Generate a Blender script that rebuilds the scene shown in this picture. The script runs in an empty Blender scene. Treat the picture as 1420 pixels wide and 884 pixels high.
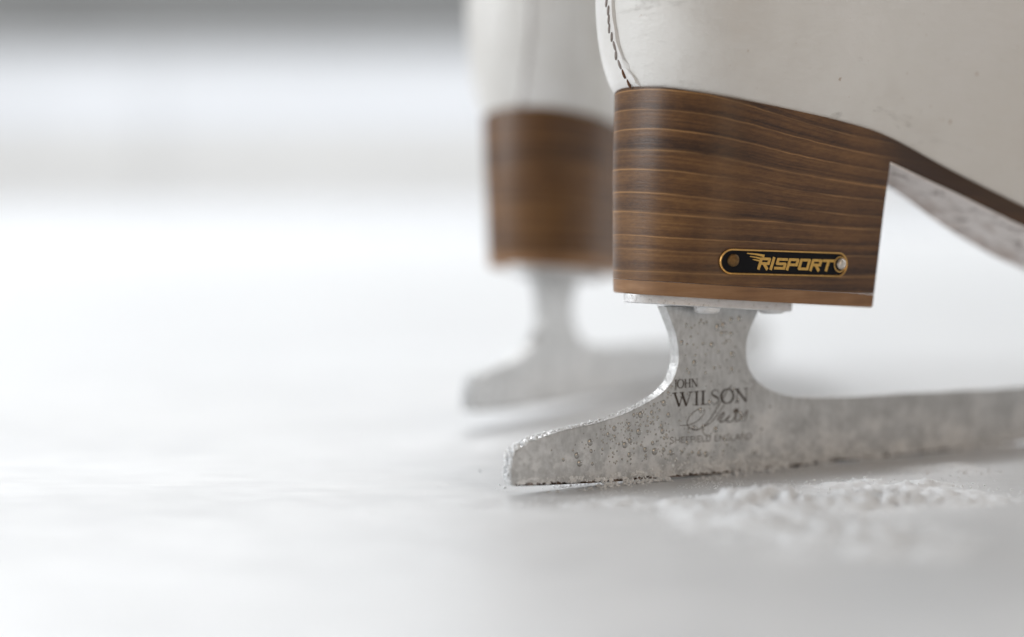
import bpy, bmesh, math, random
import numpy as np
from mathutils import Vector, noise

random.seed(7); np.random.seed(7)
scene = bpy.context.scene
COL = scene.collection
MM = 0.001

# ------------------------------------------------------------------ camera
CAM_H = 0.0772
cam_d = bpy.data.cameras.new("camera")
cam = bpy.data.objects.new("camera", cam_d); COL.objects.link(cam)
cam.location = (0.0, -0.494, CAM_H)
cam.rotation_euler = (math.radians(90 - 3.565), 0, 0)
cam_d.sensor_width = 36.0
cam_d.lens = 36.0 * 2600 / 1420
cam_d.clip_start = 0.01; cam_d.clip_end = 200
cam_d.dof.use_dof = True
cam_d.dof.focus_distance = 0.512
cam_d.dof.aperture_fstop = 2.9
cam_d.dof.aperture_blades = 0
scene.camera = cam

# ------------------------------------------------------------------ world and lamps
world = bpy.data.worlds.new("World"); scene.world = world; world.use_nodes = True
bg = world.node_tree.nodes["Background"]
bg.inputs[0].default_value = (1.0, 0.95, 0.89, 1); bg.inputs[1].default_value = 0.21

def area(name, loc, rot, sx, sy, power, col=(1, 1, 1)):
    l = bpy.data.lights.new(name, 'AREA'); l.shape = 'RECTANGLE'; l.size = sx; l.size_y = sy
    l.energy = power; l.color = col
    o = bpy.data.objects.new(name, l); COL.objects.link(o)
    o.location = loc; o.rotation_euler = [math.radians(a) for a in rot]
    return o
# cool-white panels under the hall roof, beyond the skates; the lights after them are added
area("ceiling_lamp", (-1.0, 9.0, 5.0), (0, 0, 0), 16.0, 2.0, 900, (0.96, 0.98, 1))
area("back_key_light", (-1.6, 5.0, 3.2), (-62, 0, -18), 5.0, 2.2, 205, (0.96, 0.98, 1))  # added back key, a panel hung over the ice; no window stands there
area("left_fill_light", (-4.6, -0.2, 2.0), (0, -68, 3), 2.4, 3.0, 175, (0.95, 0.975, 1))  # added cool fill from the left, not a known window
area("right_fill_light", (5.5, 2.4, 2.2), (0, 68, 24), 2.4, 3.0, 115, (0.97, 0.985, 1))  # added fill from the right to brighten the rear blade; invented source
area("warm_fill_light", (2.2, -3.3, 0.9), (82, 0, 34), 1.6, 1.0, 19, (1.0, 0.74, 0.50))  # added warm tint from front right; no such lamp known in the hall

vs = scene.view_settings
vs.view_transform = 'Standard'; vs.look = 'None'; vs.exposure = 0.0; vs.gamma = 1.0
vs.use_curve_mapping = False
scene.render.engine = 'CYCLES'
cy = scene.cycles
cy.use_denoising = True
cy.max_bounces = 8; cy.transmission_bounces = 6; cy.glossy_bounces = 4
cy.caustics_reflective = False; cy.caustics_refractive = False
cy.sample_clamp_indirect = 6.0

# ------------------------------------------------------------------ node helpers
class NT:
    def __init__(s, name):
        s.m = bpy.data.materials.new(name); s.m.use_nodes = True
        s.t = s.m.node_tree; s.p = s.t.nodes["Principled BSDF"]
    def n(s, kind, **kw):
        nd = s.t.nodes.new(kind)
        for k, v in kw.items(): setattr(nd, k, v)
        return nd
    def put(s, sock, v):
        if hasattr(v, "is_linked") or isinstance(v, bpy.types.NodeSocket): s.t.links.new(v, sock)
        else: sock.default_value = v
    def obj(s): return s.n("ShaderNodeTexCoord").outputs["Object"]
    def math(s, op, a, b=0.0, c=None, clamp=False):
        nd = s.n("ShaderNodeMath", operation=op, use_clamp=clamp)
        s.put(nd.inputs[0], a); s.put(nd.inputs[1], b)
        if c is not None: s.put(nd.inputs[2], c)
        return nd.outputs[0]
    def sep(s, v):
        nd = s.n("ShaderNodeSeparateXYZ"); s.put(nd.inputs[0], v); return nd.outputs
    def comb(s, x, y, z):
        nd = s.n("ShaderNodeCombineXYZ")
        for i, a in enumerate((x, y, z)): s.put(nd.inputs[i], a)
        return nd.outputs[0]
    def scale(s, v, sc):
        nd = s.n("ShaderNodeMapping"); s.put(nd.inputs[0], v); nd.inputs["Scale"].default_value = sc
        return nd.outputs[0]
    def noise(s, v, scale, detail=3, rough=0.55, dist=0.0):
        nd = s.n("ShaderNodeTexNoise"); s.put(nd.inputs["Vector"], v)
        nd.inputs["Scale"].default_value = scale; nd.inputs["Detail"].default_value = detail
        nd.inputs["Roughness"].default_value = rough; nd.inputs["Distortion"].default_value = dist
        return nd.outputs[0]
    def ramp(s, f, stops):
        nd = s.n("ShaderNodeValToRGB"); s.put(nd.inputs[0], f)
        el = nd.color_ramp.elements
        while len(el) < len(stops): el.new(0.5)
        for e, (p, c) in zip(el, stops):
            e.position = p; e.color = (c[0], c[1], c[2], 1) if not isinstance(c, (int, float)) else (c, c, c, 1)
        return nd.outputs[0]
    def mix(s, f, a, b, mode='MIX'):
        nd = s.n("ShaderNodeMix", data_type='RGBA', blend_type=mode)
        s.put(nd.inputs[0], f)
        for i, v in ((6, a), (7, b)):
            s.put(nd.inputs[i], v if isinstance(v, bpy.types.NodeSocket) else (*v[:3], 1))
        return nd.outputs[2]
    def bump(s, h, strength, dist):
        nd = s.n("ShaderNodeBump"); s.put(nd.inputs["Height"], h)
        nd.inputs["Strength"].default_value = strength; nd.inputs["Distance"].default_value = dist
        s.t.links.new(nd.outputs[0], s.p.inputs["Normal"])
    def set(s, **kw):
        for k, v in kw.items():
            sock = s.p.inputs[k.replace("_", " ")]
            if isinstance(v, tuple) and len(v) == 3 and sock.type == 'RGBA': v = (*v, 1)
            s.put(sock, v)

# ------------------------------------------------------------------ materials
def mat_wood():
    M = NT("stained_wood")
    P = M.obj(); x, y, z = M.sep(P)[:3]
    slow = M.noise(M.scale(P, (13, 5, 34)), 1.0, 2)
    # grain layers lean down towards the toe and fan out upwards
    du = M.math('SUBTRACT', x, 0.038)
    lean = M.math('MAXIMUM', M.math('MULTIPLY_ADD', M.math('SUBTRACT', z, 0.067), 4.6, 0.07), 0.045)
    g = M.math('ADD', z, M.math('MULTIPLY', du, lean))
    g = M.math('ADD', g, M.math('MULTIPLY', M.math('SUBTRACT', slow, 0.5), 0.0048))
    g = M.math('ADD', g, M.math('MULTIPLY', M.math('SUBTRACT', M.noise(M.scale(P, (150, 40, 260)), 1.0, 3), 0.5), 0.0006))
    jit = M.noise(M.comb(0.0, 0.0, M.math('MULTIPLY', g, 120.0)), 1.0, 1)
    cyc = M.math('FRACT', M.math('MULTIPLY_ADD', g, 182.0, M.math('MULTIPLY', jit, 1.7)))
    line = M.ramp(cyc, [(0.0, 0.0), (0.40, 0.0), (0.47, 0.28), (0.50, 1.0), (0.53, 0.30), (0.62, 0.0)])
    body = M.ramp(cyc, [(0.0, 0.55), (0.28, 0.85), (0.46, 0.45), (0.60, 0.05), (0.80, 0.15), (1.0, 0.55)])
    streak = M.noise(M.comb(M.math('MULTIPLY', x, 26), M.math('MULTIPLY', y, 26), M.math('MULTIPLY', g, 1500)), 1.0, 4, 0.68)
    fleck = M.noise(M.scale(P, (420, 420, 1500)), 1.0, 4, 0.75)
    blotch = M.noise(M.scale(P, (34, 20, 80)), 1.0, 3)
    f = M.math('MULTIPLY_ADD', body, 0.22, M.math('MULTIPLY_ADD', streak, 0.50, 0.06))
    f = M.math('ADD', f, M.math('MULTIPLY', M.math('SUBTRACT', blotch, 0.5), 0.65))
    f = M.math('ADD', f, M.math('MULTIPLY', M.math('SUBTRACT', fleck, 0.5), 0.40), clamp=True)
    col = M.ramp(f, [(0.18, (0.036, 0.0135, 0.0045)), (0.42, (0.116, 0.050, 0.0145)), (0.66, (0.22, 0.104, 0.031)), (1.0, (0.36, 0.185, 0.060))])
    lf = M.math('MULTIPLY', line, M.ramp(M.noise(M.scale(P, (40, 20, 150)), 1.0, 2), [(0.30, 0.02), (0.66, 0.75)]))
    col = M.mix(lf, col, (0.56, 0.30, 0.11))
    # the shank past the heel breast carries a dark edge dye
    dye = M.math('MULTIPLY', M.ramp(M.math('MULTIPLY', x, 1.0), [(0.0, 0), (0.104, 0), (0.118, 1.0)]), 0.93)
    dye2 = M.math('MULTIPLY', dye, M.ramp(M.math('MULTIPLY_ADD', x, 0.32, z), [(0.118, 0), (0.1235, 1.0)]))
    col = M.mix(dye2, col, (0.044, 0.019, 0.008))
    M.set(Base_Color=col, Roughness=M.math('MULTIPLY_ADD', streak, 0.25, 0.28), Specular_IOR_Level=0.42,
          Coat_Weight=0.12, Coat_Roughness=0.25)
    M.bump(M.math('MULTIPLY_ADD', fleck, 0.5, M.math('MULTIPLY', streak, 0.8)), 0.35, 0.0002)
    return M.m

def mat_lift():
    M = NT("heel_lift_leather")
    P = M.obj()
    a = M.noise(M.scale(P, (60, 60, 900)), 1.0, 4, 0.6); b = M.noise(P, 70.0, 3)
    f = M.math('MULTIPLY_ADD', a, 0.5, M.math('MULTIPLY', b, 0.5))
    col = M.ramp(f, [(0.3, (0.17, 0.082, 0.032)), (0.52, (0.27, 0.135, 0.055)), (0.72, (0.38, 0.21, 0.10))])
    M.set(Base_Color=col, Roughness=0.42)
    M.bump(a, 0.3, 0.0002)
    return M.m

def mat_leather():
    M = NT("white_leather")
    P = M.obj(); x, y, z = M.sep(P)[:3]
    cl = M.noise(P, 28.0, 4, 0.6)
    col = M.ramp(cl, [(0.25, (0.66, 0.635, 0.60)), (0.5, (0.735, 0.72, 0.69)), (0.75, (0.77, 0.755, 0.735))])
    # old grey scuffs, drawn out along the side of the boot
    sc = M.ramp(M.noise(M.scale(P, (55, 55, 140)), 1.0, 5, 0.68, 0.6), [(0.61, 0.0), (0.73, 0.9)])
    sc = M.math('MULTIPLY', sc, M.ramp(M.noise(P, 18.0, 2), [(0.42, 0.0), (0.62, 0.75)]))
    col = M.mix(sc, col, (0.42, 0.40, 0.37))
    sp = M.ramp(M.noise(P, 420.0, 2, 0.5), [(0.73, 0.0), (0.78, 0.6)])
    col = M.mix(sp, col, (0.35, 0.22, 0.13))
    # dirt rubbed in along the welt
    M.set(Base_Color=col, Roughness=M.math('MULTIPLY_ADD', cl, 0.25, 0.28), Specular_IOR_Level=0.5)
    gr = M.noise(P, 900.0, 3, 0.6); wr = M.noise(M.scale(P, (40, 40, 90)), 1.0, 4, 0.6)
    M.bump(M.math('MULTIPLY_ADD', gr, 0.14, M.math('MULTIPLY', wr, 1.5)), 0.45, 0.0014)
    return M.m

def mat_backstay():
    M = NT("white_backstay_leather")
    P = M.obj()
    cl = M.noise(P, 60.0, 4, 0.6)
    col = M.ramp(cl, [(0.3, (0.70, 0.68, 0.65)), (0.7, (0.80, 0.79, 0.775))])
    sp = M.ramp(M.noise(M.scale(P, (300, 300, 150)), 1.0, 3, 0.6), [(0.66, 0.0), (0.78, 0.7)])
    col = M.mix(sp, col, (0.44, 0.33, 0.25))
    M.set(Base_Color=col, Roughness=0.36)
    M.bump(M.noise(P, 700.0, 3), 0.25, 0.0003)
    return M.m

def mat_steel():
    M = NT("frosted_steel")
    P = M.obj(); x, y, z = M.sep(P)[:3]
    big = M.noise(P, 95.0, 4, 0.6); fine = M.noise(P, 900.0, 3, 0.65)
    brush = M.noise(M.scale(P, (900, 900, 60)), 1.0, 3, 0.6)
    f = M.math('MULTIPLY_ADD', big, 0.40, M.math('MULTIPLY', M.noise(M.scale(P, (900, 900, 420)), 1.0, 3, 0.65), 0.60))
    col = M.ramp(f, [(0.32, (0.46, 0.46, 0.455)), (0.5, (0.60, 0.60, 0.595)), (0.68, (0.74, 0.745, 0.75))])
    # dried, frozen wash creeping up from the runner's foot
    fr = M.math('MULTIPLY', M.ramp(M.math('MULTIPLY_ADD', big, 0.032, M.math('MULTIPLY', z, -1.0)), [(0.0, 0), (0.006, 1)]),
                M.ramp(M.noise(P, 260.0, 5, 0.7), [(0.44, 0.0), (0.58, 0.9)]))
    col = M.mix(fr, col, (0.82, 0.83, 0.84))
    rust = M.ramp(M.noise(P, 480.0, 3, 0.6), [(0.70, 0.0), (0.78, 0.7)])
    col = M.mix(rust, col, (0.17, 0.12, 0.08))
    M.set(Base_Color=col, Metallic=M.math('SUBTRACT', 0.8, M.math('MULTIPLY', fr, 0.78)), Roughness=M.math('MULTIPLY_ADD', fine, 0.25, 0.26))
    M.bump(M.math('MULTIPLY_ADD', fine, 1.0, M.math('MULTIPLY', brush, 0.4)), 0.3, 0.0002)
    return M.m

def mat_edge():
    M = NT("worn_edge_steel_dark_reflection")
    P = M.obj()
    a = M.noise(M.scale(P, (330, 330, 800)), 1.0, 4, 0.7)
    col = M.ramp(a, [(0.36, (0.015, 0.012, 0.010)), (0.50, (0.075, 0.045, 0.03)), (0.58, (0.22, 0.16, 0.12)), (0.66, (0.6, 0.6, 0.6))])  # rust and wear, plus the bevel's dark reflection painted into the colour
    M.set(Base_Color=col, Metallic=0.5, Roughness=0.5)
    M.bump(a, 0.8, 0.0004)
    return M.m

def mat_plate():
    M = NT("frosted_sole_plate")
    P = M.obj()
    a = M.noise(P, 420.0, 4, 0.65)
    col = M.ramp(a, [(0.30, (0.50, 0.49, 0.48)), (0.42, (0.84, 0.84, 0.84)), (0.7, (0.92, 0.92, 0.93))])
    M.set(Base_Color=col, Metallic=0.15, Roughness=0.38)
    M.bump(a, 0.6, 0.0005)
    return M.m

def simple(name, col, rough=0.5, metal=0.0, var=0.0, nscale=300.0, bump=0.0, **kw):
    M = NT(name); P = M.obj(); a = M.noise(P, nscale, 4, 0.6)
    lo = tuple(c * (1 - var) for c in col); hi = tuple(min(1, c * (1 + var)) for c in col)
    M.set(Base_Color=M.ramp(a, [(0.3, lo), (0.7, hi)]), Roughness=rough, Metallic=metal, **kw)
    if bump: M.bump(a, bump, 0.0003)
    return M.m

def mat_underside():
    M = NT("scuffed_white_sole_paint")
    P = M.obj(); x, y, z = M.sep(P)[:3]
    a = M.noise(M.scale(P, (90, 160, 90)), 1.0, 5, 0.7, 0.4)
    s = M.math('ADD', a, M.math('MULTIPLY_ADD', y, 15.0, 0.19))
    st = M.ramp(s, [(0.50, 0.0), (0.66, 0.45), (0.80, 0.9)])
    col = M.mix(st, (0.95, 0.89, 0.86), (0.34, 0.22, 0.16))
    mk = M.ramp(M.noise(P, 150.0, 6, 0.75, 0.8), [(0.53, 0.0), (0.60, 0.85)])
    col = M.mix(mk, col, (0.30, 0.23, 0.20))
    M.set(Base_Color=col, Roughness=0.5); M.bump(a, 0.9, 0.0012)
    return M.m

def mat_snow():
    M = NT("ice_shavings")
    M.set(Base_Color=(0.95, 0.965, 0.98), Roughness=0.4, Specular_IOR_Level=0.5)
    tr = M.n("ShaderNodeBsdfTranslucent"); tr.inputs[0].default_value = (0.95, 0.965, 0.98, 1)
    mx = M.n("ShaderNodeMixShader"); mx.inputs[0].default_value = 0.5
    M.t.links.new(M.p.outputs[0], mx.inputs[1]); M.t.links.new(tr.outputs[0], mx.inputs[2])
    M.t.links.new(mx.outputs[0], M.t.nodes["Material Output"].inputs[0])
    return M.m

def mat_water():
    M = NT("meltwater_on_steel")
    M.set(Base_Color=(0.44, 0.43, 0.41), Metallic=0.55, Roughness=0.07, Coat_Weight=1.0, Coat_Roughness=0.02, Coat_IOR=1.33)
    return M.m

def mat_ice():
    M = NT("rink_ice")
    P = M.obj()
    big = M.noise(M.scale(P, (9, 14, 1)), 1.0, 4, 0.6)
    mid = M.noise(M.scale(P, (45, 120, 1)), 1.0, 4, 0.6)
    fine = M.noise(P, 900.0, 3, 0.7)
    f = M.math('MULTIPLY_ADD', big, 0.5, M.math('MULTIPLY', mid, 0.5))
    col = M.ramp(f, [(0.35, (0.75, 0.765, 0.78)), (0.6, (0.83, 0.84, 0.85))])
    # thin old skate tracks
    tr = M.noise(M.scale(P, (6, 420, 1)), 1.0, 2, 0.5, 0.3)
    trk = M.math('MULTIPLY', M.ramp(tr, [(0.64, 0.0), (0.70, 1.0)]), 0.5)
    col = M.mix(trk, col, (0.95, 0.96, 0.97))
    M.set(Base_Color=col, Roughness=M.ramp(f, [(0.35, 0.30), (0.65, 0.36)]), Specular_IOR_Level=0.42)
    M.bump(M.math('MULTIPLY_ADD', fine, 0.25, M.math('MULTIPLY_ADD', trk, 0.6, mid)), 0.10, 0.0009)
    return M.m

WOOD = mat_wood(); LIFT = mat_lift(); LEATHER = mat_leather(); BACKSTAY = mat_backstay()
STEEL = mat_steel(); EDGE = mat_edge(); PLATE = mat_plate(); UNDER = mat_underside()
SNOW = mat_snow(); WATER = mat_water(); ICE = mat_ice()
BRASS = simple("brass", (0.72, 0.43, 0.15), 0.30, 1.0, 0.15, 900)
GOLD = simple("gold_print", (0.66, 0.40, 0.10), 0.42, 0.35, 0.18, 1500)
ENAMEL = simple("black_enamel", (0.004, 0.004, 0.006), 0.5, 0.0, 0.2, 800, Specular_IOR_Level=0.15)
TIN = simple("bright_rivet_steel", (0.62, 0.58, 0.53), 0.35, 1.0, 0.25, 1500, 0.6)
OLDBRASS = simple("tarnished_brass", (0.16, 0.095, 0.04), 0.42, 0.9, 0.4, 1200, 0.5)
ETCH = simple("etched_dark_print", (0.040, 0.026, 0.017), 0.6, 0.0, 0.5, 700)
ETCHP = simple("faded_etched_print", (0.085, 0.062, 0.046), 0.6, 0.0, 0.5, 700)
THREAD = simple("grey_waxed_thread", (0.30, 0.26, 0.24), 0.7, 0.0, 0.25, 1500, 0.5)
THREADB = simple("rust_stained_thread", (0.13, 0.055, 0.025), 0.7, 0.0, 0.4, 1500, 0.5)
SNOWBED = simple('packed_snow', (0.90, 0.915, 0.93), 0.6, 0, 0.03, 600, 0.6)
FROST = simple('white_frost', (0.93, 0.945, 0.96), 0.3, 0, 0.02, 600)
LINING = simple("dark_lining", (0.08, 0.07, 0.06), 0.9)

# ------------------------------------------------------------------ mesh helpers
def mesh_obj(name, verts, faces, mat, parent=None, smooth=40, bevel=0.0, seg=2, kind=None):
    me = bpy.data.meshes.new(name)
    me.from_pydata([tuple(v) for v in verts], [], faces)
    bm = bmesh.new(); bm.from_mesh(me)
    bmesh.ops.recalc_face_normals(bm, faces=bm.faces[:]); bm.to_mesh(me); bm.free()
    me.materials.append(mat)
    if smooth:
        for p in me.polygons: p.use_smooth = True
        me.set_sharp_from_angle(angle=math.radians(smooth))
    o = bpy.data.objects.new(name, me); COL.objects.link(o)
    if parent is not None: o.parent = parent
    if bevel:
        b = o.modifiers.new("bevel", 'BEVEL'); b.width = bevel; b.segments = seg
        b.limit_method = 'ANGLE'; b.angle_limit = math.radians(40); b.harden_normals = False
    if kind: o["kind"] = kind
    return o

def loft(rings, close_ends=True):
    n = len(rings[0]); V = [p for r in rings for p in r]; F = []
    for j in range(len(rings) - 1):
        for i in range(n):
            a = j * n + i; b = j * n + (i + 1) % n
            F.append((a, b, b + n, a + n))
    if close_ends:
        F.append(tuple(range(n - 1, -1, -1)))
        m = (len(rings) - 1) * n; F.append(tuple(range(m, m + n)))
    return V, F

def catmull(pts, k=6):
    P = [np.array(p, float) for p in pts]; out = []
    for i in range(len(P) - 1):
        p0 = P[max(i - 1, 0)]; p1 = P[i]; p2 = P[i + 1]; p3 = P[min(i + 2, len(P) - 1)]
        for j in range(k):
            t = j / k
            out.append(0.5 * ((2 * p1) + (-p0 + p2) * t + (2 * p0 - 5 * p1 + 4 * p2 - p3) * t * t + (-p0 + 3 * p1 - 3 * p2 + p3) * t ** 3))
    out.append(P[-1]); return out

def interp(x, xs, ys): return float(np.interp(x, xs, ys))
def sm(x): x = min(max(x, 0), 1); return x * x * (3 - 2 * x)

def smooth_table(xs, ys):
    pts = catmull(list(zip(xs, ys)), 8)
    X = [p[0] for p in pts]; Y = [p[1] for p in pts]
    return lambda x: float(np.interp(x, X, Y))

# ------------------------------------------------------------------ skate profile (millimetres: u to the toe, v across, w up)
W_TOP = smooth_table([30, 40, 48, 60, 74, 95, 113, 139, 166, 190, 215, 240, 265, 290],
                     [110.8, 108.4, 106.3, 104.2, 102.3, 99.2, 95.2, 84.9, 72.8, 62.6, 54.6, 49.5, 48.0, 50.5])
def w_heel_bottom(u): return 52.0 - 0.071 * (u - 38.6)
def heel_front(w): return interp(w, [47, 88.4, 110], [108.6, 113.0, 113.0])
def heel_rear(w): return interp(w, [46, 60, 85, 108], [38.4, 38.2, 38.6, 39.8])
def heel_half(w): return interp(w, [46, 75, 108], [21.6, 22.8, 25.0])
def heel_hw(u, w):
    r = heel_rear(w); h = heel_half(w); c = 27.0
    t = min(max((u - r) / c, 0), 1)
    return h * (1 - (1 - t) ** 2.25) ** (1 / 2.25) - 0.00045 * max(u - 75, 0) ** 2

def heel_ring(wf, m, inset=0.0, n=26):
    """closed outline at the surface w = wf(u)"""
    pts = []
    side = []
    for i in range(n + 1):
        s = i / n
        k = 1 - math.cos(s * math.pi / 2)
        u0 = 0.0 + k
        side.append(u0)
    def mk(sg):
        L = []
        for k in side:
            w = wf(70)
            for _ in range(3):
                r = heel_rear(w) + inset; f = heel_front(w) - inset
                u = r + (f - r) * k; w = wf(u)
            L.append((u, sg * max(heel_hw(u - inset * (1 - k), w) - inset, 0), w))
        return L
    near = mk(-1); far = mk(1)
    ring = near + far[:0:-1]
    return [(u * MM, m * v * MM, w * MM) for u, v, w in ring]

def heel_mesh(wa, wb, m, steps, round_bottom=0.0):
    rings = []
    if round_bottom:
        for a in (0, 0.33, 0.66):
            ins = round_bottom * (1 - math.sin(a * math.pi / 2)); up = round_bottom * (1 - math.cos(a * math.pi / 2))
            rings.append(heel_ring(lambda u: wa(u) + up, m, ins))
        lo = round_bottom
    else: lo = 0
    for j in range(steps + 1):
        t = j / steps
        rings.append(heel_ring(lambda u: (wa(u) + lo) * (1 - t) + wb(u) * t, m))
    return loft(rings)

def side_hw(u):
    if u <= 113: return heel_half(W_TOP(u)) - 0.00045 * max(u - 75, 0) ** 2
    return side_hw(113) * (1 - sm((u - 125) / 90)) + 45 * sm((u - 125) / 90)
def toe_round(u):
    e = 289 - u
    return 1.0 if e >= 48 else max(1 - (1 - e / 48) ** 2.2, 0.001) ** (1 / 2.2)
def waist_f(u): return sm((u - 113) / 14) * (1 - sm((u - 215) / 35))
def sole_section(u):
    """near edge, ridge and far edge of the cambered shank"""
    wt = W_TOP(u); wb = wt - 6.8 + 1.3 * sm((u - 113) / 28); k = waist_f(u)
    n_ = -side_hw(u) * toe_round(u); f_ = (side_hw(u) * (1 - k) + 11.0 * k) * toe_round(u)
    rv = interp(u, [113, 133, 152, 167, 181, 190, 215, 289], [-5, -3.0, 2.0, 3.0, 2.0, 0, 0, 0])
    wf = wb + k * 4.9
    return wt, wb, n_, f_, rv, wf

# boot: horizontal girths stacked from the welt to the collar
def boot_rear(h): return interp(h, [0, 3, 8, 14, 22, 40, 70, 110, 170], [40.4, 38.9, 37.4, 36.4, 35.9, 36.4, 42, 50, 44])
def boot_front(h): return interp(h, [0, 10, 22, 36, 50, 66, 88, 120, 170], [287, 290, 284, 262, 226, 190, 166, 158, 158])
def boot_heelw(h): return interp(h, [0, 3, 8, 16, 30, 60, 90, 130, 170], [24.8, 26.2, 27.6, 29.0, 30.2, 31.8, 33.5, 35, 38])
def boot_ballw(h): return interp(h, [0, 10, 25, 45, 70, 100, 170], [42, 45, 43, 36, 33, 33, 36])
def boot_pt(s, sg, h):
    r = boot_rear(h); f = boot_front(h); L = f - r
    u = r + L * (1 - math.cos(math.pi * s)) / 2
    d = u - r; e = f - u
    tr = 27.0; tf = 48.0 - 18 * sm(h / 60)
    env = 1.0
    if d < tr: env *= (max(1 - (1 - d / tr) ** 2.2, 0)) ** (1 / 2.2)
    if e < tf: env *= (max(1 - (1 - e / tf) ** 2.2, 0)) ** (1 / 2.2)
    hi = boot_heelw(h) * (1 - sm((u - 120) / 90)) + boot_ballw(h) * sm((u - 120) / 90)
    lo = side_hw(min(u, 235)) - 0.5 + (boot_heelw(min(h, 40)) - 24.8) * (1 - 0.6 * sm((u - 80) / 50))
    k = sm((h - 14) / 50); W = lo * (1 - k) + hi * k
    waist = max(W - 10.7, 0) * waist_f(u) * (1 - sm(h / 22)) if sg > 0 else 0.0
    base = W_TOP(u); b = sm(h / 130); base = base * (1 - b) + 104 * b
    return np.array([u, sg * env * (W - waist), base + h])

def boot_arc(q, h):
    """surface point at girth distance q (mm, + far side) from the middle of the back, with its outward direction"""
    sg = 1 if q >= 0 else -1; acc = 0; p = boot_pt(0, sg, h); ds = 0.004
    s = 0
    while acc < abs(q) and s < 0.6:
        s += ds; p2 = boot_pt(s, sg, h); acc += np.linalg.norm((p2 - p)[:2]); p = p2
    a = boot_pt(max(s - ds, 0.0005), sg, h); b = boot_pt(s + ds, sg, h); t = b - a
    n = np.array([t[1], -t[0], 0]) * (1 if sg > 0 else -1); n = -n if n[0] > 0.0 and abs(q) < 8 else n
    ctr = np.array([90.0, 0, p[2]])
    if np.dot(n, p - ctr) < 0: n = -n
    return p, n / (np.linalg.norm(n) + 1e-9)

# ------------------------------------------------------------------ blade outline
BACK = [(-0.7, 2.4), (-0.9, 5.0), (-0.6, 8.0), (0.4, 10.6), (2.3, 12.3), (6.7, 14.0), (14.9, 15.7), (25.7, 17.0), (35.3, 19.0), (42.4, 21.4), (48.0, 23.9), (51.7, 26.9), (53.7, 30.5), (54.3, 33.5), (54.2, 35.3), (53.3, 40.0), (51.6, 44.0), (49.6, 48.2)]
FRONT = [(83.4, 47.4), (82.2, 45.0), (79.9, 41.0), (78.6, 37.7), (78.4, 34.3), (79.1, 30.3), (81.3, 27.1), (84.3, 24.5), (88.9, 22.3), (95.1, 20.7), (101.7, 19.9), (121.4, 19.2), (144.6, 19.0), (173.8, 18.4), (191.4, 18.4), (200, 20), (205, 24), (207, 29), (206.5, 36), (204, 40.6)]
TOE = [(250, 40.0), (252, 34), (262, 30), (276, 27), (288, 22), (291, 17), (289, 12.5), (286.5, 9.0), (285.5, 6.5), (282.5, 8.0), (281.5, 5.0), (278.5, 6.6), (277.2, 4.2), (273.5, 5.6)]
BOTTOM = [(262, 5.6), (240, 3.6), (215, 2.0), (191.8, 1.1), (174.1, 0.6), (144.9, 0.25), (117.1, 0.3), (99.5, 0.05), (80.3, 0.05), (67.4, 0.1), (51.4, 0.35), (35.4, 0.6), (15.0, 1.3), (3, 1.9), (-0.5, 2.15)]
_back = catmull(BACK, 5); _front = catmull(FRONT, 5); _bot = catmull(BOTTOM, 5)
OUTLINE = [tuple(p) for p in _back] + [tuple(p) for p in _front] + TOE + [tuple(p) for p in _bot]
BOT_W = lambda u: float(np.interp(u, [p[0] for p in _bot][::-1], [p[1] for p in _bot][::-1]))
BH = 2.0   # half thickness
def extrude_outline(out, v0, v1, m):
    n = len(out)
    V = [(u * MM, m * v0 * MM, w * MM) for u, w in out] + [(u * MM, m * v1 * MM, w * MM) for u, w in out]
    F = [tuple(range(n)), tuple(range(2 * n - 1, n - 1, -1))]
    F += [(i, (i + 1) % n, (i + 1) % n + n, i + n) for i in range(n)]
    return V, F

def inside(u, w):
    c = False; n = len(OUTLINE); j = n - 1
    for i in range(n):
        a, b = OUTLINE[i], OUTLINE[j]
        if (a[1] > w) != (b[1] > w) and u < (b[0] - a[0]) * (w - a[1]) / (b[1] - a[1]) + a[0]: c = not c
        j = i
    return c

# small lumps, joined
def ico(sub):
    bm = bmesh.new(); bmesh.ops.create_icosphere(bm, subdivisions=sub, radius=1.0)
    V = np.array([v.co[:] for v in bm.verts]); bm.verts.index_update()
    F = np.array([[v.index for v in f.verts] for f in bm.faces]); bm.free(); return V, F
ICO1, ICO2, ICO3 = ico(1), ico(2), ico(3)
def lumps(name, items, mat, parent=None, base=ICO1, jag=0.35, smooth=0):
    """items: (x, y, z, rx, ry, rz) in metres; one joined mesh"""
    V0, F0 = base; vs_, fs_ = [], []
    for k, (x, y, z, a, b, c) in enumerate(items):
        r = 1 + (np.random.rand(len(V0), 1) - 0.5) * 2 * jag
        an = random.random() * 6.28; ca, sa = math.cos(an), math.sin(an)
        P = V0 * r
        if jag > 0: P = np.stack([P[:, 0] * ca - P[:, 1] * sa, P[:, 0] * sa + P[:, 1] * ca, P[:, 2]], 1)
        vs_.append(P * np.array([a, b, c]) + np.array([x, y, z])); fs_.append(F0 + k * len(V0))
    V = np.concatenate(vs_); F = np.concatenate(fs_)
    me = bpy.data.meshes.new(name); me.from_pydata(V.tolist(), [], F.tolist()); me.materials.append(mat)
    if smooth:
        for p in me.polygons: p.use_smooth = True
    o = bpy.data.objects.new(name, me); COL.objects.link(o); o["kind"] = "stuff"
    if parent is not None: o.parent = parent
    return o

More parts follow.
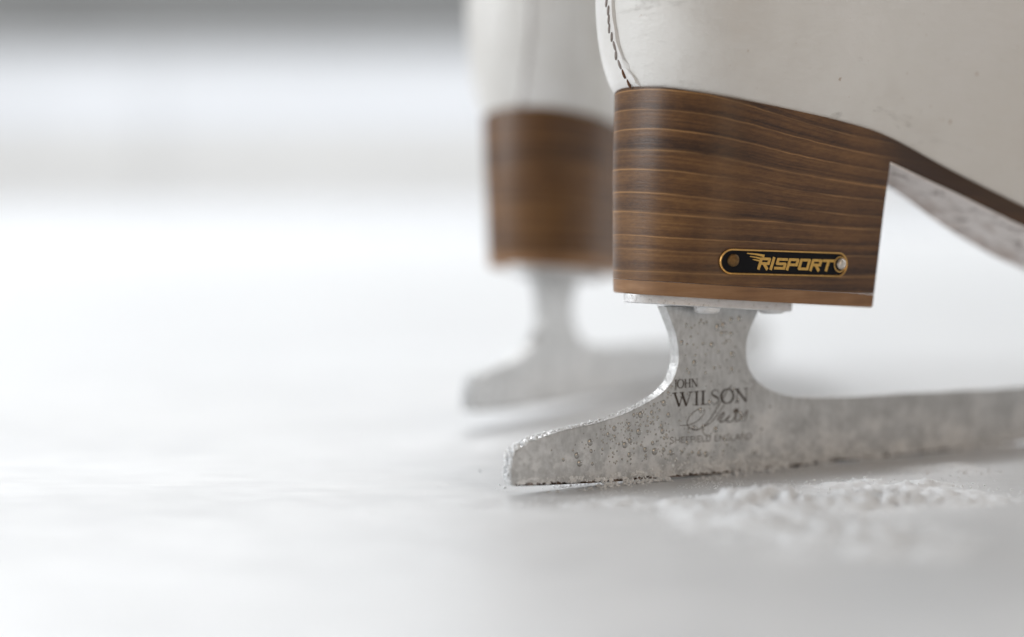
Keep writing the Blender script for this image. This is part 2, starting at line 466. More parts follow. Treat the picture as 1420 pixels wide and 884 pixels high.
# ------------------------------------------------------------------ lettering strokes
def ribbon(pts, width):
    """quad strip along pts; width a number or one per point"""
    n = len(pts); P = [np.array(p, float) for p in pts]; V = []; F = []
    wd = width if hasattr(width, "__len__") else [width] * n
    for i in range(n):
        t = P[min(i + 1, n - 1)] - P[max(i - 1, 0)]; t = t / (np.linalg.norm(t) + 1e-9)
        nn = np.array([-t[1], t[0]]) * wd[i] / 2
        V += [P[i] + nn, P[i] - nn]
    F = [(2 * i, 2 * i + 1, 2 * i + 3, 2 * i + 2) for i in range(n - 1)]
    return V, F
def strokes_mesh(strokes, mapf):
    V, F = [], []
    for k, (pts, w) in enumerate(strokes):
        v, f = ribbon(pts, w); b = len(V)
        V += [mapf(p[0], p[1], k) for p in v]; F += [tuple(i + b for i in q) for q in f]
    return V, F
def arcp(cx, cy_, rx, ry, a0, a1, n=18):
    return [(cx + rx * math.cos(math.radians(a0 + (a1 - a0) * i / n)), cy_ + ry * math.sin(math.radians(a0 + (a1 - a0) * i / n))) for i in range(n + 1)]
# serif capitals in a unit-height box: strokes (points, width)
TK, TN, SR = 0.19, 0.085, 0.07
def stem(x, w=TK, y0=0.0, y1=1.0, serif=(1, 1)):
    s = [([(x, y0), (x, y1)], w)]
    if serif[0]: s.append(([(x - 0.16, y0 + 0.02), (x + 0.16, y0 + 0.02)], SR))
    if serif[1]: s.append(([(x - 0.16, y1 - 0.02), (x + 0.16, y1 - 0.02)], SR))
    return s
def oval(cx, rx, ry=0.51):
    p = arcp(cx, 0.5, rx, ry, 0, 360, 36)
    w = [TN + (TK * 1.05 - TN) * abs(math.cos(2 * math.pi * i / 36)) ** 1.3 for i in range(37)]
    return [(p, w)]
SERIF = {
 'J': (0.38, stem(0.22, serif=(0, 1)) + [([(0.22, 0.0), (0.19, -0.12), (0.10, -0.2), (-0.02, -0.2)], [TK, 0.12, 0.07, 0.05])]),
 'O': (0.92, oval(0.46, 0.40)),
 'H': (0.92, stem(0.18) + stem(0.74) + [([(0.18, 0.52), (0.74, 0.52)], TN)]),
 'N': (0.98, stem(0.18, TN) + stem(0.80, TN, serif=(0, 1)) + [([(0.14, 0.98), (0.80, 0.0)], TK)]),
 'W': (1.32, [([(0.10, 1.0), (0.40, 0.0)], TK), ([(0.40, 0.0), (0.66, 0.98)], TN), ([(0.56, 1.0), (0.86, 0.0)], TK), ([(0.86, 0.0), (1.14, 1.0)], TN),
              ([(-0.06, 0.98), (0.28, 0.98)], SR), ([(0.42, 0.98), (0.72, 0.98)], SR), ([(1.00, 0.98), (1.28, 0.98)], SR)]),
 'I': (0.42, stem(0.20)),
 'L': (0.66, stem(0.20) + [([(0.20, 0.02), (0.60, 0.02)], SR), ([(0.59, 0.0), (0.62, 0.26)], [0.07, 0.03])]),
 'S': (0.68, [(catmull([(0.56, 0.78), (0.50, 0.95), (0.32, 1.0), (0.14, 0.90), (0.13, 0.72), (0.32, 0.54), (0.52, 0.40), (0.56, 0.20), (0.40, 0.02), (0.20, 0.0), (0.09, 0.22)], 4),
               list(np.interp(np.linspace(0, 1, 41), [0, .15, .35, .5, .65, .85, 1], [.06, .05, .10, .17, .10, .05, .07])))]),
}
SB = 0.13
SANS = {
 'S': (0.62, [(catmull([(0.5, 0.85), (0.28, 1.0), (0.08, 0.76), (0.28, 0.53), (0.52, 0.28), (0.3, 0.0), (0.05, 0.15)], 4), SB)]),
 'H': (0.72, [([(0.1, 0), (0.1, 1)], SB), ([(0.6, 0), (0.6, 1)], SB), ([(0.1, 0.5), (0.6, 0.5)], SB)]),
 'E': (0.6, [([(0.1, 0), (0.1, 1)], SB), ([(0.1, 0.94), (0.52, 0.94)], SB), ([(0.1, 0.5), (0.46, 0.5)], SB), ([(0.1, 0.06), (0.52, 0.06)], SB)]),
 'F': (0.56, [([(0.1, 0), (0.1, 1)], SB), ([(0.1, 0.94), (0.5, 0.94)], SB), ([(0.1, 0.5), (0.44, 0.5)], SB)]),
 'I': (0.26, [([(0.1, 0), (0.1, 1)], SB)]),
 'L': (0.54, [([(0.1, 0), (0.1, 1)], SB), ([(0.1, 0.06), (0.5, 0.06)], SB)]),
 'D': (0.7, [([(0.1, 0), (0.1, 1)], SB), ([(0.1, 0.95)] + arcp(0.25, 0.5, 0.33, 0.45, 90, -90, 12) + [(0.1, 0.05)], SB)]),
 'N': (0.74, [([(0.1, 0), (0.1, 1)], SB), ([(0.62, 0), (0.62, 1)], SB), ([(0.1, 1), (0.62, 0)], SB)]),
 'G': (0.74, [(arcp(0.38, 0.5, 0.3, 0.47, 45, 340, 16) + [(0.66, 0.46), (0.42, 0.46)], SB)]),
 'A': (0.72, [([(0.04, 0), (0.34, 1)], SB), ([(0.34, 1), (0.66, 0)], SB), ([(0.14, 0.32), (0.56, 0.32)], SB)]),
 ' ': (0.35, []),
}
def layout(text, font, x0, x1, y0, h, slope=0.0):
    adv = sum(font[c][0] for c in text); k = (x1 - x0) / adv; cur = 0; out = []
    for c in text:
        a, st = font[c]
        for pts, w in st:
            ws = [q * h for q in w] if hasattr(w, "__len__") else w * h
            out.append(([(x0 + (cur + p[0]) * k, y0 + p[1] * h + slope * ((cur + p[0]) * k)) for p in pts], ws))
        cur += a
    return out
BLK = {  # slanted block capitals of the maker's plate
 'R': (1.02, [[(0.1, 0), (0.1, 0.9), (0.8, 0.9), (0.8, 0.48), (0.1, 0.48)], [(0.42, 0.48), (0.82, 0.0)]]),
 'I': (0.42, [[(0.12, 0), (0.12, 1.0)]]),
 'S': (1.0, [[(0.86, 0.9), (0.1, 0.9), (0.1, 0.5), (0.8, 0.5), (0.8, 0.1), (0.0, 0.1)]]),
 'P': (1.0, [[(0.1, 0), (0.1, 0.9), (0.8, 0.9), (0.8, 0.44), (0.1, 0.44)]]),
 'O': (1.04, [[(0.1, 0.1), (0.1, 0.9), (0.82, 0.9), (0.82, 0.1), (0.1, 0.1)]]),
 'T': (0.9, [[(0.0, 0.9), (0.95, 0.9)], [(0.48, 0.9), (0.48, 0.0)]]),
}

# ------------------------------------------------------------------ one skate
def build_skate(m, loc, yaw, label, with_plate):
    root = bpy.data.objects.new("figure_skate", None); COL.objects.link(root)
    root.empty_display_size = 0.03
    root.location = loc; root.rotation_euler = (0, 0, yaw)
    root["label"] = label; root["category"] = "figure skate"; root["group"] = "pair of white figure skates"

    # --- heel block, lift, shank sole
    lift_top = lambda u: w_heel_bottom(u) + 3.9
    V, F = heel_mesh(lift_top, lambda u: W_TOP(u), m, 16)
    mesh_obj("heel", V, F, WOOD, root, 35)
    V, F = heel_mesh(lambda u: w_heel_bottom(u), lambda u: lift_top(u) - 0.12, m, 3, 0.5)
    mesh_obj("heel_lift", V, F, LIFT, root, 50)
    rings = []
    for i in range(60):
        u = 113.0 + (289 - 113) * (i / 59); wt, wb, n_, f_, rv, wf = sole_section(u); r = 0.7
        nl = n_ + (heel_half(wt) - heel_half(wb)) * (1 - sm((u - 113) / 25))
        ring = [(n_, wt), (nl, wb + r), (nl + 0.3 * r, wb + 0.3 * r), (nl + r, wb), (0.5 * (n_ + rv), wb - 0.1), (rv, wb), (0.5 * (rv + f_), 0.5 * (wb + wf)), (f_, wf), (f_, wt)]
        rings.append([(u * MM, m * v * MM, w * MM) for v, w in ring])
    V, F = loft(rings); sole = mesh_obj("sole", V, F, WOOD, root, 50)
    rings = []
    for i in range(50):
        u = 113.05 + (275 - 113.05) * (i / 49); wt, wb, n_, f_, rv, wf = sole_section(u)
        ring = [(n_ + 0.8, wb + 0.3), (n_ + 0.8, wb - 0.35), (0.5 * (n_ + rv), wb - 0.5), (rv, wb - 0.45), (0.5 * (rv + f_), 0.5 * (wb + wf) - 0.35), (f_ - 0.6, wf - 0.35), (f_ - 0.6, wf + 0.3)]
        rings.append([(u * MM, m * v * MM, w * MM) for v, w in ring])
    V, F = loft(rings); mesh_obj("sole_paint", V, F, UNDER, sole, 50)

    # --- boot
    hs = [0, 1.2, 3, 5, 8, 11, 14, 18, 22, 27, 33, 40, 48, 58, 70, 84, 100, 118, 138, 160]
    N = 60; rings = []
    for h in hs:
        near = [boot_pt(i / N, -1, h) for i in range(N + 1)]; far = [boot_pt(i / N, 1, h) for i in range(N + 1)]
        rings.append([(p[0] * MM, m * p[1] * MM, p[2] * MM) for p in near + far[-2:0:-1]])
    top = np.array(rings[-1]); c = top.mean(0)
    for sc_, dz in ((0.94, 0.002), (0.89, 0.0), (0.86, -0.03)):
        rings.append([tuple(c + (p - c) * np.array([sc_, sc_, 1]) + np.array([0, 0, dz])) for p in top])
    V, F = loft(rings); del F[-2]; boot = mesh_obj("boot_upper", V, F, LEATHER, root, 60)
    # backstay strip wrapped round the back of the heel
    q_st = lambda h: interp(h, [0, 3, 8, 16, 26, 160], [-0.5, 1.4, 3.2, 5.0, 6.2, 6.5])
    hb = [0.15, 1, 2, 3.5, 5, 7, 9.5, 12, 15, 19, 23, 28, 35, 44, 56, 70, 90, 115, 150]
    nq = 22; V, F = [], []
    for h in hb:
        qa = q_st(h) - 2.3; qb = 27.0
        for i in range(nq + 1):
            q = qa + (qb - qa) * (i / nq) ** 1.3; p, n = boot_arc(q, h)
            d = 0.85 if 0 < i < nq else -0.4
            if h < 0.2: d = min(d, 0.2)
            p = p + n * d; V.append((p[0] * MM, m * p[1] * MM, p[2] * MM))
    for j in range(len(hb) - 1):
        for i in range(nq):
            a = j * (nq + 1) + i; F.append((a, a + 1, a + nq + 2, a + nq + 1))
    stay = mesh_obj("backstay", V, F, BACKSTAY, boot, 70)
    # stitches
    V0, F0 = ICO2; stitch = {}
    for mt in (THREAD, THREADB):
        me = bpy.data.meshes.new("stitch")
        me.from_pydata((V0 * np.array([0.00036, 0.00045, 0.00145])).tolist(), [], F0.tolist()); me.materials.append(mt)
        for p in me.polygons: p.use_smooth = True
        stitch[mt.name] = me
    h = 0.9; k = 0
    while h < 66:
        p, n = boot_arc(q_st(h), h); p2, _ = boot_arc(q_st(h + 1.5), h + 1.5)
        t = p2 - p; t[1] *= m; n2 = np.array([n[0], m * n[1], n[2]])
        o = bpy.data.objects.new("stitch", stitch[(THREADB if h < 5.5 else THREAD).name]); COL.objects.link(o); o.parent = stay
        pp = (p + n * 0.95) * MM
        o.location = (pp[0], m * pp[1], pp[2])
        tv = Vector(t).normalized(); side = Vector(np.cross(t, n2)).normalized()
        tv = (tv + side * (0.30 if m > 0 else -0.30)).normalized()
        o.rotation_euler = tv.to_track_quat('Z', 'Y').to_euler()
        h += 2.45; k += 1

    # --- blade
    V, F = extrude_outline(OUTLINE, -BH, BH, m)
    blade = mesh_obj("blade", V, F, STEEL, root, 30, bevel=0.00018, seg=2)
    # ground edge along the foot of the runner (both faces), its dark reflection painted in
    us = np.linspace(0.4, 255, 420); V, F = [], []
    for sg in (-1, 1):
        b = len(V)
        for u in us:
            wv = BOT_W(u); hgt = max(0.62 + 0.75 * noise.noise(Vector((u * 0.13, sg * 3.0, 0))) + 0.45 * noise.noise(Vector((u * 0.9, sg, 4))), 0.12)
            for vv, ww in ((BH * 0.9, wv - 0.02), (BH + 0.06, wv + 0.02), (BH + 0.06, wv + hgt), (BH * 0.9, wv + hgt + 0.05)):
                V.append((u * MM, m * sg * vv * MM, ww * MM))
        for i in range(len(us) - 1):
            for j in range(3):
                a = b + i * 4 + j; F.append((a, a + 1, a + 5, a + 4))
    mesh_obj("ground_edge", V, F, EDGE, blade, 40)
    # mounting plate under the heel
    ring_o = []
    for i in range(48):
        a = 2 * math.pi * i / 48; c_, s_ = math.cos(a), math.sin(a)
        pu = 65.0 + 27.0 * math.copysign(abs(c_) ** (0.55 if c_ > 0 else 0.9), c_); pv = 12.5 * math.copysign(abs(s_) ** (0.62 if c_ > 0 else 0.95), s_)
        if pu < 60: pv *= 1 - 0.12 * ((60 - pu) / 22)
        ring_o.append((pu, pv))
    rings = []
    for dz, ins in ((-2.5, 0.96), (-2.2, 1.0), (-0.5, 1.0), (0.0, 0.995)):
        rings.append([((64.5 + (u - 64.5) * ins) * MM, m * v * ins * MM, (w_heel_bottom(u) + dz - 0.02) * MM) for u, v in ring_o])
    V, F = loft(rings); mp = mesh_obj("mounting_plate", V, F, PLATE, blade, 40)
    for su, sv in ((60.2, -7.0), (60.2, 7.0), (83.5, -7.0), (83.5, 7.0)):
        wz = w_heel_bottom(su) - 2.45; prof = [(0.2, -1.9), (2.6, -1.75), (3.5, -1.2), (3.75, -0.3), (3.7, 0.3)]
        if su > 80: prof = [(r, z_ * 0.5) for r, z_ in prof]
        rings = [[((su + r * math.cos(a)) * MM, m * (sv + r * math.sin(a)) * MM, (wz + z_) * MM) for a in np.linspace(0, 2 * math.pi, 24, endpoint=False)] for r, z_ in prof]
        V, F = loft(rings); mesh_obj("screw", V, F, PLATE, blade, 50)
    # toe plate
    rings = [[((236 + 29 * math.cos(a)) * MM, m * 26 * math.sin(a) * MM, (W_TOP(236 + 29 * math.cos(a)) - 6.8 + dz) * MM) for a in np.linspace(0, 2 * math.pi, 40, endpoint=False)] for dz in (-2.6, -0.4)]
    V, F = loft(rings); mesh_obj("toe_plate", V, F, PLATE, blade, 40)

    # --- frost crumbs on the back rim of the blade
    items = []
    arc = [np.array(p) for p in _back]; seg = list(range(2, int(len(arc) * 0.74)))
    for _ in range(950):
        i = random.choice(seg); p = arc[i] + (arc[i + 1] - arc[i]) * random.random()
        t = arc[i + 1] - arc[i]; n = np.array([-t[1], t[0]]) / (np.linalg.norm(t) + 1e-9)
        k = 1.0 - 0.55 * sm((p[0] - 20) / 30)
        r = (0.12 + 0.32 * random.random() ** 2.5) * k
        big = 1.5 if 1.0 < p[0] < 9 else 1.0
        off = random.random() * 0.25 * big
        if p[0] > 45 and random.random() < 0.4: continue
        v = (random.random() * 2 - 1) * 1.85
        items.append((((p[0] + n[0] * off) * MM), m * v * MM, (p[1] + n[1] * off) * MM, r * big * MM, r * big * MM, r * 0.8 * big * MM))
    for _ in range(70):     # a clot on the tail's shoulder
        a = random.random(); p = arc[int(13 + a * 8)]
        items.append(((p[0] - 0.25 + random.gauss(0, 0.35)) * MM, m * random.uniform(-1.6, 1.5) * MM, (p[1] + abs(random.gauss(0.1, 0.35))) * MM, *(3 * [random.uniform(0.25, 0.6) * MM])))
    top_r = [np.array(p) for p in _front]
    for _ in range(420):    # and along the top of the runner
        i = random.randrange(35, 72); p = top_r[i] + (top_r[i + 1] - top_r[i]) * random.random(); r = 0.10 + 0.30 * random.random() ** 2.5
        items.append((p[0] * MM, m * random.uniform(-1.9, 1.9) * MM, (p[1] + random.random() * 0.2) * MM, r * MM, r * MM, r * MM))
    lumps("rim_frost", items, FROST, blade, ICO1, 0.4)
    # frost under the mounting plate's edge
    items = []
    for _ in range(110):
        i = random.randrange(48); u, v = ring_o[i]
        r = random.uniform(0.08, 0.24)
        items.append((u * MM, m * v * 0.99 * MM, (w_heel_bottom(u) - random.uniform(0.3, 3.0)) * MM, r * MM, r * MM, r * MM))
    lumps("plate_frost", items, FROST, blade, ICO1, 0.4)
    # slush clinging to the foot of the runner
    items = []
    for sg in (-1, 1):
        cnt = 0
        while cnt < (5200 if sg < 0 else 500):
            u = random.uniform(1, 200)
            f = noise.noise(Vector((u * 0.16, 7.3 * sg, 0))) * 0.5 + 0.5
            hi = 0.6 + 6.0 * f * sm((u - 25) / 40) * (1 - 0.5 * sm((u - 120) / 60)) + 1.0
            ww = BOT_W(u) + 0.5 + hi * random.random() ** 1.7
            g = noise.noise(Vector((u * 0.5, ww * 0.55, 11 * sg)))
            cnt += 1
            if g < 0.06 and random.random() < 0.94: continue
            r = 0.10 + 0.36 * random.random() ** 2.2
            items.append((u * MM, m * sg * (BH + 0.02) * MM, ww * MM, r * MM, r * 0.75 * MM, r * MM))
    lumps("clinging_slush", items, FROST, blade, ICO1, 0.35)
    # meltwater drops on the flat of the blade
    items = []; tries = 0
    while len(items) < 300 and tries < 9000:
        tries += 1
        u = random.uniform(3, 95); w = random.uniform(5, 44)
        if not inside(u, w) or not inside(u - 1.2, w) or not inside(u, w + 1.2): continue
        dens = math.exp(-((u - 42) / 17) ** 2) * math.exp(-((w - 16) / 9) ** 2) + 0.22 * math.exp(-((u - 66) / 14) ** 2)
        if 51 < u < 81 and 8.5 < w < 28.5: dens *= 0.3
        if random.random() > dens: continue
        r = 0.20 + 0.75 * random.random() ** 2.6
        if any((u - a[0]) ** 2 + (w - a[1]) ** 2 < (r + a[2]) ** 2 * 1.1 for a in items): continue
        items.append((u, w, r))
    lumps("water_drops", [(u * MM, -m * (BH + 0.02) * MM, w * MM, r * MM, r * 0.36 * MM, r * 1.1 * MM) for u, w, r in items], WATER, blade, ICO3, 0.0, 1)

    # --- etched writing on the near face
    if with_plate:
        bm_ = lambda a, b, k: (a * MM, -m * (BH + 0.018 + 0.0012 * (k % 12)) * MM, b * MM)
        V, F = strokes_mesh(layout("JOHN", SERIF, 52.7, 61.2, 25.3, 2.35), bm_)
        mesh_obj("etched_name", V, F, ETCH, blade, 0)
        V, F = strokes_mesh(layout("WILSON", SERIF, 52.3, 79.4, 20.1, 3.95), bm_)
        mesh_obj("etched_surname", V, F, ETCH, blade, 0)
        z4 = lambda x, y: (51.0 + (x - 170) * (81.0 - 51.0) / (910 - 170), 20.0 - (y - 405) * (20.0 - 10.0) / (735 - 405))
        sw = []
        def curve(pts, w0, w1=None):
            c4 = catmull([z4(*p) for p in pts], 5); w1 = w0 if w1 is None else w1
            sw.append((c4, list(np.linspace(w0, w1, len(c4)))))
        curve([(262, 578), (340, 580), (415, 548), (468, 490), (472, 450), (430, 438), (370, 472), (328, 540), (336, 595), (395, 632), (455, 612), (520, 548), (585, 440), (640, 350), (690, 265), (712, 240)], 0.22, 0.34)
        curve([(652, 412), (610, 475), (560, 545), (515, 585), (470, 610), (460, 650), (490, 690), (530, 690), (545, 655)], 0.26, 0.24)
        curve([(590, 560), (625, 500), (650, 495), (612, 572), (655, 565), (700, 520), (672, 575), (720, 575), (752, 520), (735, 480), (770, 470), (748, 572), (790, 570), (812, 520), (800, 575), (860, 480), (835, 590)], 0.42, 0.32)
        curve([(735, 490), (765, 478), (780, 492)], 0.9, 0.6)
        curve([(830, 195), (842, 235), (880, 225), (905, 205), (912, 245), (880, 305)], 0.14, 0.12)
        V, F = strokes_mesh(sw, bm_); mesh_obj("etched_script", V, F, ETCHP, blade, 0)
        V, F = strokes_mesh(layout("SHEFFIELD ENGLAND", SANS, 51.2, 80.6, 9.9, 1.75, -0.025), bm_)
        mesh_obj("etched_town", V, F, ETCHP, blade, 0)

        # --- maker's plate on the near side of the heel
        PU0, PU1, PH = 53.4, 97.8, 7.1; cu = (PU0 + PU1) / 2; cw = 60.35; slope = -0.040
        L2 = (PU1 - PU0) / 2; R = PH / 2
        def on_heel(a, b, off):
            u = cu + a - b * slope; w = cw + b + a * slope
            v = heel_hw(u, w); du = (heel_hw(u + .5, w) - heel_hw(u - .5, w)); n = np.array([-du, 1.0]); n /= np.linalg.norm(n)
            return ((u + n[0] * off) * MM, -m * (v + n[1] * off) * MM, w * MM)
        def stad(ins, n=14, ns=16):
            r = R - ins; c_ = L2 - R; P = []
            P += [(c_ + r * math.cos(t), r * math.sin(t)) for t in np.linspace(-math.pi / 2, math.pi / 2, n)]
            P += [(c_ - 2 * c_ * i / ns, r) for i in range(1, ns)]
            P += [(-c_ + r * math.cos(t), r * math.sin(t)) for t in np.linspace(math.pi / 2, 1.5 * math.pi, n)]
            P += [(-c_ + 2 * c_ * i / ns, -r) for i in range(1, ns)]
            return P
        rings = [[on_heel(a, b, o_) for a, b in stad(ins)] for ins, o_ in ((0, -0.3), (0.02, 0.5), (0.15, 0.72), (0.42, 0.74), (0.58, 0.60), (0.62, 0.2))]
        V, F = loft(rings, False)
        plate = mesh_obj("maker_plate", V, F, BRASS, root, 50)
        # enamel field: strips across so that it bends with the heel
        n_ = 40; V, F = [], []
        for i in range(n_ + 1):
            r = R - 0.55; c_ = L2 - R; a = -(c_ + r) + 2 * (c_ + r) * (0.5 - 0.5 * math.cos(math.pi * i / n_))
            e = max(abs(a) - c_, 0); hb_ = math.sqrt(max(r * r - e * e, 0.0001))
            V += [on_heel(a, -hb_, 0.45), on_heel(a, hb_, 0.45)]
        F = [(2 * i, 2 * i + 2, 2 * i + 3, 2 * i + 1) for i in range(n_)]
        mesh_obj("enamel_field", V, F, ENAMEL, plate, 60)
        # lettering
        st = []; text = "RISPORT"; adv = sum(BLK[c][0] for c in text); x0, x1 = -10.4, 16.9; kx = (x1 - x0 - 0.9) / adv; hL = 3.05; y0 = -1.75; cur = 0
        for c_ in text:
            for pl in BLK[c_][1]:
                for p, q in zip(pl[:-1], pl[1:]):
                    A = np.array([x0 + (cur + p[0]) * kx + 0.30 * p[1] * hL, y0 + p[1] * hL]); B = np.array([x0 + (cur + q[0]) * kx + 0.30 * q[1] * hL, y0 + q[1] * hL])
                    d = (B - A) / np.linalg.norm(B - A); ex = 0.24
                    st.append(([tuple(A - d * ex), tuple((A + B) / 2), tuple(B + d * ex)], 0.74 if abs(d[0]) > 0.8 else 0.95))
            cur += BLK[c_][0]
        V, F = strokes_mesh(st, lambda a, b, k: on_heel(a, b, 0.50 + 0.004 * (k % 24)))
        mesh_obj("gold_lettering", V, F, GOLD, plate, 0)
        wg = [([(-14.2, 2.35), (-11, 2.15), (-8.2, 1.75)], [0.25, 0.5, 0.75]), ([(-13.2, 1.55), (-11, 1.3), (-9.2, 1.0)], [0.2, 0.4, 0.5]), ([(-12.2, 0.75), (-10.8, 0.55), (-9.6, 0.4)], [0.2, 0.35, 0.45])]
        V, F = strokes_mesh(wg, lambda a, b, k: on_heel(a, b, 0.51 + 0.004 * k)); mesh_obj("gold_wing", V, F, GOLD, plate, 0)
        for a, b, r, mt, hh in ((-18.3, 0.35, 1.75, OLDBRASS, 0.55), (19.7, 0.25, 1.65, TIN, 0.95)):
            rings = [[on_heel(a + rr * r * math.cos(t), b + rr * r * math.sin(t), 0.45 + z_ * hh) for t in np.linspace(0, 2 * math.pi, 22, endpoint=False)]
                     for rr, z_ in ((1.0, -0.2), (1.0, 0.35), (0.88, 0.7), (0.62, 0.92), (0.3, 1.0), (0.02, 1.02))]
            V, F = loft(rings); mesh_obj("rivet", V, F, mt, plate, 60)
        a, b, r = 19.3, 0.1, 2.25
        rings = [[on_heel(a + rr * math.cos(t), b + rr * math.sin(t), o_) for t in np.linspace(0, 2 * math.pi, 24, endpoint=False)] for rr, o_ in ((r, 0.3), (r, 0.62), (r - 0.32, 0.64), (r - 0.36, 0.4))]
        V, F = loft(rings, False); mesh_obj("rivet_washer", V, F, BRASS, plate, 50)
    return root

# ------------------------------------------------------------------ the ice
def axis_pts(lo, hi, a, b, step, n_out):
    core = np.arange(a, b + 1e-9, step)
    left = a - np.geomspace(step, a - lo, n_out)[::-1]; right = b + np.geomspace(step, hi - b, n_out)
    return np.concatenate([left, core, right])
xs = axis_pts(-14, 14, -0.20, 0.26, 0.0022, 26); ys = axis_pts(-3.0, 12.6, -0.24, 0.30, 0.0022, 26)
X, Y = np.meshgrid(xs, ys)
Z = np.zeros_like(X)
for fr, am, sd in ((26, 0.00014, 0), (70, 0.00012, 5), (190, 0.00010, 9)):
    for j in range(X.shape[0]):
        for i in range(X.shape[1]):
            if abs(X[j, i]) < 0.34 and abs(Y[j, i]) < 0.36:
                Z[j, i] += am * noise.noise(Vector((X[j, i] * fr * 0.7, Y[j, i] * fr, sd)))
Z -= 0.00035
nx = len(xs)
F = [(j * nx + i, j * nx + i + 1, (j + 1) * nx + i + 1, (j + 1) * nx + i) for j in range(len(ys) - 1) for i in range(nx - 1)]
ice = mesh_obj("ice", np.stack([X.ravel(), Y.ravel(), Z.ravel()], 1).tolist(), F, ICE, None, 180)
ice["kind"] = "structure"

# ------------------------------------------------------------------ rink boards and hall behind
BOARD_Y = 12.0
boards = bpy.data.objects.new("rink_boards", None); COL.objects.link(boards); boards.location = (0, BOARD_Y, 0)
boards["label"] = "long blurred white rink boards with pale beige foot behind the ice"; boards["category"] = "rink boards"
def box(name, x0, x1, y0, y1, z0, z1, mat, parent, bevel=0.01):
    V = [(x, y, z) for z in (z0, z1) for y in (y0, y1) for x in (x0, x1)]
    F = [(0, 1, 3, 2), (4, 5, 7, 6), (0, 1, 5, 4), (2, 3, 7, 6), (0, 2, 6, 4), (1, 3, 7, 5)]
    return mesh_obj(name, V, F, mat, parent, 30, bevel=bevel)
BW = simple("white_board_plastic", (0.60, 0.61, 0.63), 0.35, 0, 0.03, 2.0)
KICK = simple("pale_kick_plate", (0.53, 0.515, 0.485), 0.4, 0, 0.04, 2.0)
RAIL = simple("grey_cap_rail", (0.60, 0.61, 0.62), 0.4, 0, 0.03, 2.0)
HALL = simple("grey_hall_wall", (0.43, 0.44, 0.445), 0.8, 0, 0.08, 0.6)
for i in range(6):
    x0 = -7.2 + 2.4 * i
    box("panel", x0 + 0.004, x0 + 2.396, 0, 0.06, 0.44, 1.05, BW, boards)
    box("kick_plate", x0 + 0.004, x0 + 2.396, -0.02, 0.06, 0.182, 0.438, KICK, boards)
    box("sill", x0 + 0.004, x0 + 2.396, -0.05, 0.06, 0.0, 0.18, BW, boards)
box("cap_rail", -7.2, 7.2, -0.03, 0.10, 1.052, 1.10, RAIL, boards)
hall = box("hall_wall", -16, 16, 16.0, 16.2, -0.1, 7.0, HALL, None, 0); hall["kind"] = "structure"

# ------------------------------------------------------------------ the two skates
YAW = math.radians(32)
ORG = (-0.00057, 0.0, 0.0)
build_skate(1, ORG, YAW, "sharp white figure skate in front, black and gold name plate on its wooden heel", True)
build_skate(-1, (-0.0152, 0.143, 0.0038), math.radians(62), "blurred white figure skate standing behind the sharp one, seen from its heel", False).rotation_euler = (-0.022, 0.027, math.radians(62))

# ------------------------------------------------------------------ shavings on the ice
def at(u, v): return (ORG[0] + u * MM * math.cos(YAW) - v * MM * math.sin(YAW), u * MM * math.sin(YAW) + v * MM * math.cos(YAW))
items = []
def crumb(x, y, r, lift=0.0):
    items.append((x, y, r * 0.35 + lift - 0.0003, r, r, r * random.uniform(0.5, 0.9)))
for _ in range(1500):          # along the runner
    u = random.uniform(8, 205); v = random.choice((-1, 1)) * (2.2 + abs(random.gauss(0, 2.6)))
    if noise.noise(Vector((u * 0.09, v * 0.1, 3))) < -0.05: continue
    crumb(*at(u, v), (0.12 + 0.5 * random.random() ** 3) * MM)
for _ in range(900):          # thin scatter round about
    x = random.gauss(0.08, 0.045); y = random.gauss(-0.012, 0.03)
    if noise.noise(Vector((x * 30, y * 30, 1))) < 0.0: continue
    crumb(x, y, (0.12 + 0.45 * random.random() ** 3) * MM)
for _ in range(3500):
    u = random.uniform(-20, 150); v = random.gauss(-14, 14)
    if abs(v) < 2.3 or noise.noise(Vector((u * 0.06, v * 0.09, 13))) < 0.05: continue
    crumb(*at(u, v), (0.07 + 0.16 * random.random() ** 2) * MM)
for _ in range(2600):          # slush banked against the foot of the runner
    u = random.uniform(22, 190); v = -(2.15 + abs(random.gauss(0, 1.0)))
    k = noise.noise(Vector((u * 0.14, 0.5, 21))) + 0.5 * noise.noise(Vector((u * 0.5, 2.5, 3)))
    if k < -0.08: continue
    crumb(*at(u, v), (0.12 + 0.5 * random.random() ** 2.4) * MM, random.random() * 0.0032 * min(k + 0.25, 1) * math.exp(-(-v - 2.15) / 1.2))
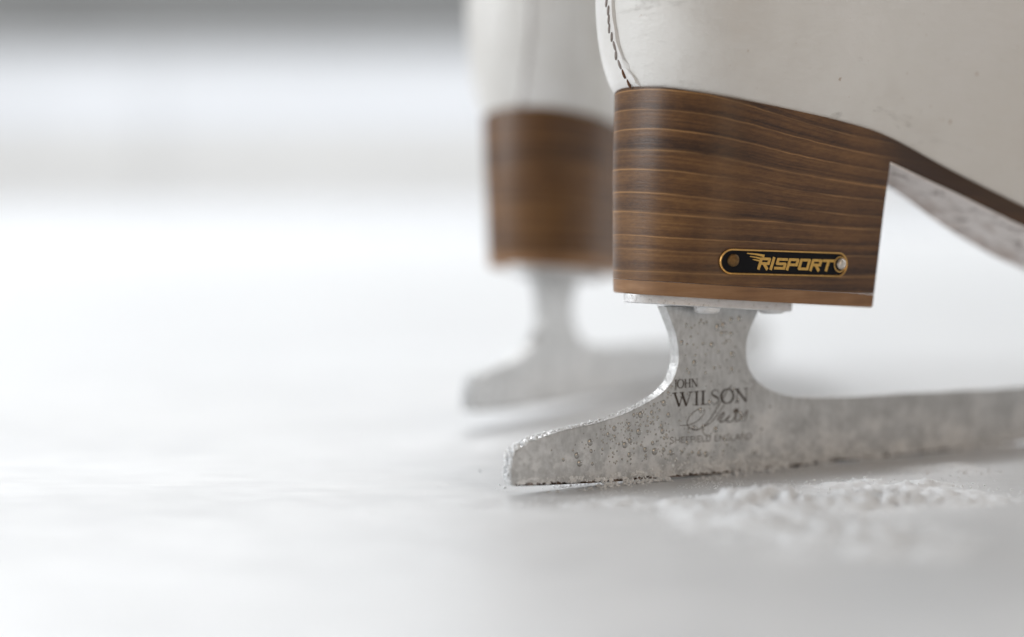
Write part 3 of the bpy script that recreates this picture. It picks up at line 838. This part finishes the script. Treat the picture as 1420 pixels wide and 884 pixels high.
# low drifts thrown up in front of the runner, with crumbs lying on them
HEAPS = [(0.102, 0.015, 0.012, 0.005, 0.0034), (0.090, -0.014, 0.020, 0.007, 0.0036), (0.064, -0.012, 0.022, 0.006, 0.0020), (0.112, -0.004, 0.014, 0.008, 0.0020),
         (0.030, -0.016, 0.022, 0.006, 0.0012), (0.066, -0.042, 0.022, 0.016, 0.0022), (0.085, -0.075, 0.020, 0.014, 0.0020), (0.125, 0.048, 0.010, 0.005, 0.0026)]
def drift(x, y):
    z = 0.0
    for cx, cy_, sx, sy, hh in HEAPS:
        g = math.exp(-(((x - cx) / sx) ** 2 + ((y - cy_) / sy) ** 2) / 2)
        if g > 0.01: z += hh * g
    n = 0.9 * noise.noise(Vector((x * 80, y * 110, 5))) + 0.5 * noise.noise(Vector((x * 260, y * 300, 2))) + 0.4 * noise.noise(Vector((x * 800, y * 850, 8)))
    vv = -(x - ORG[0]) * math.sin(YAW) + y * math.cos(YAW)
    keep = sm((-vv - 2.2 * MM) / (5 * MM))
    return (z * (0.60 + 1.05 * n) - 0.00095) * keep - 0.0008 * (1 - keep)
gx = np.arange(-0.06, 0.165, 0.0011); gy = np.arange(-0.115, 0.075, 0.0011)
H = np.array([[drift(x, y) for x in gx] for y in gy]); idx = {}; V, F = [], []
def vid(j, i):
    if (j, i) not in idx: idx[(j, i)] = len(V); V.append((gx[i], gy[j], max(H[j, i], -0.0007)))
    return idx[(j, i)]
for j in range(len(gy) - 1):
    for i in range(len(gx) - 1):
        if H[j:j + 2, i:i + 2].max() > -0.0004: F.append((vid(j, i), vid(j, i + 1), vid(j + 1, i + 1), vid(j + 1, i)))
o = mesh_obj("snow_drift", V, F, SNOWBED, None, 180, kind="stuff")
o["label"] = "low drift of scraped white snow in front of the sharp blade"; o["category"] = "snow"
for cx, cy_, sx, sy, hh in HEAPS:
    for _ in range(int(120 + 60000 * hh)):
        x, y = cx + random.gauss(0, sx), cy_ + random.gauss(0, sy)
        vv = -(x - ORG[0]) * math.sin(YAW) + y * math.cos(YAW)
        if vv > -3.0 * MM: continue
        crumb(x, y, (0.10 + 0.38 * random.random() ** 2.6) * MM, max(drift(x, y), 0))
o = lumps("snow_shavings", items, FROST, None, ICO1, 0.35)
o["label"] = "loose white ice shavings lying on the ice along the front blade"; o["category"] = "ice shavings"
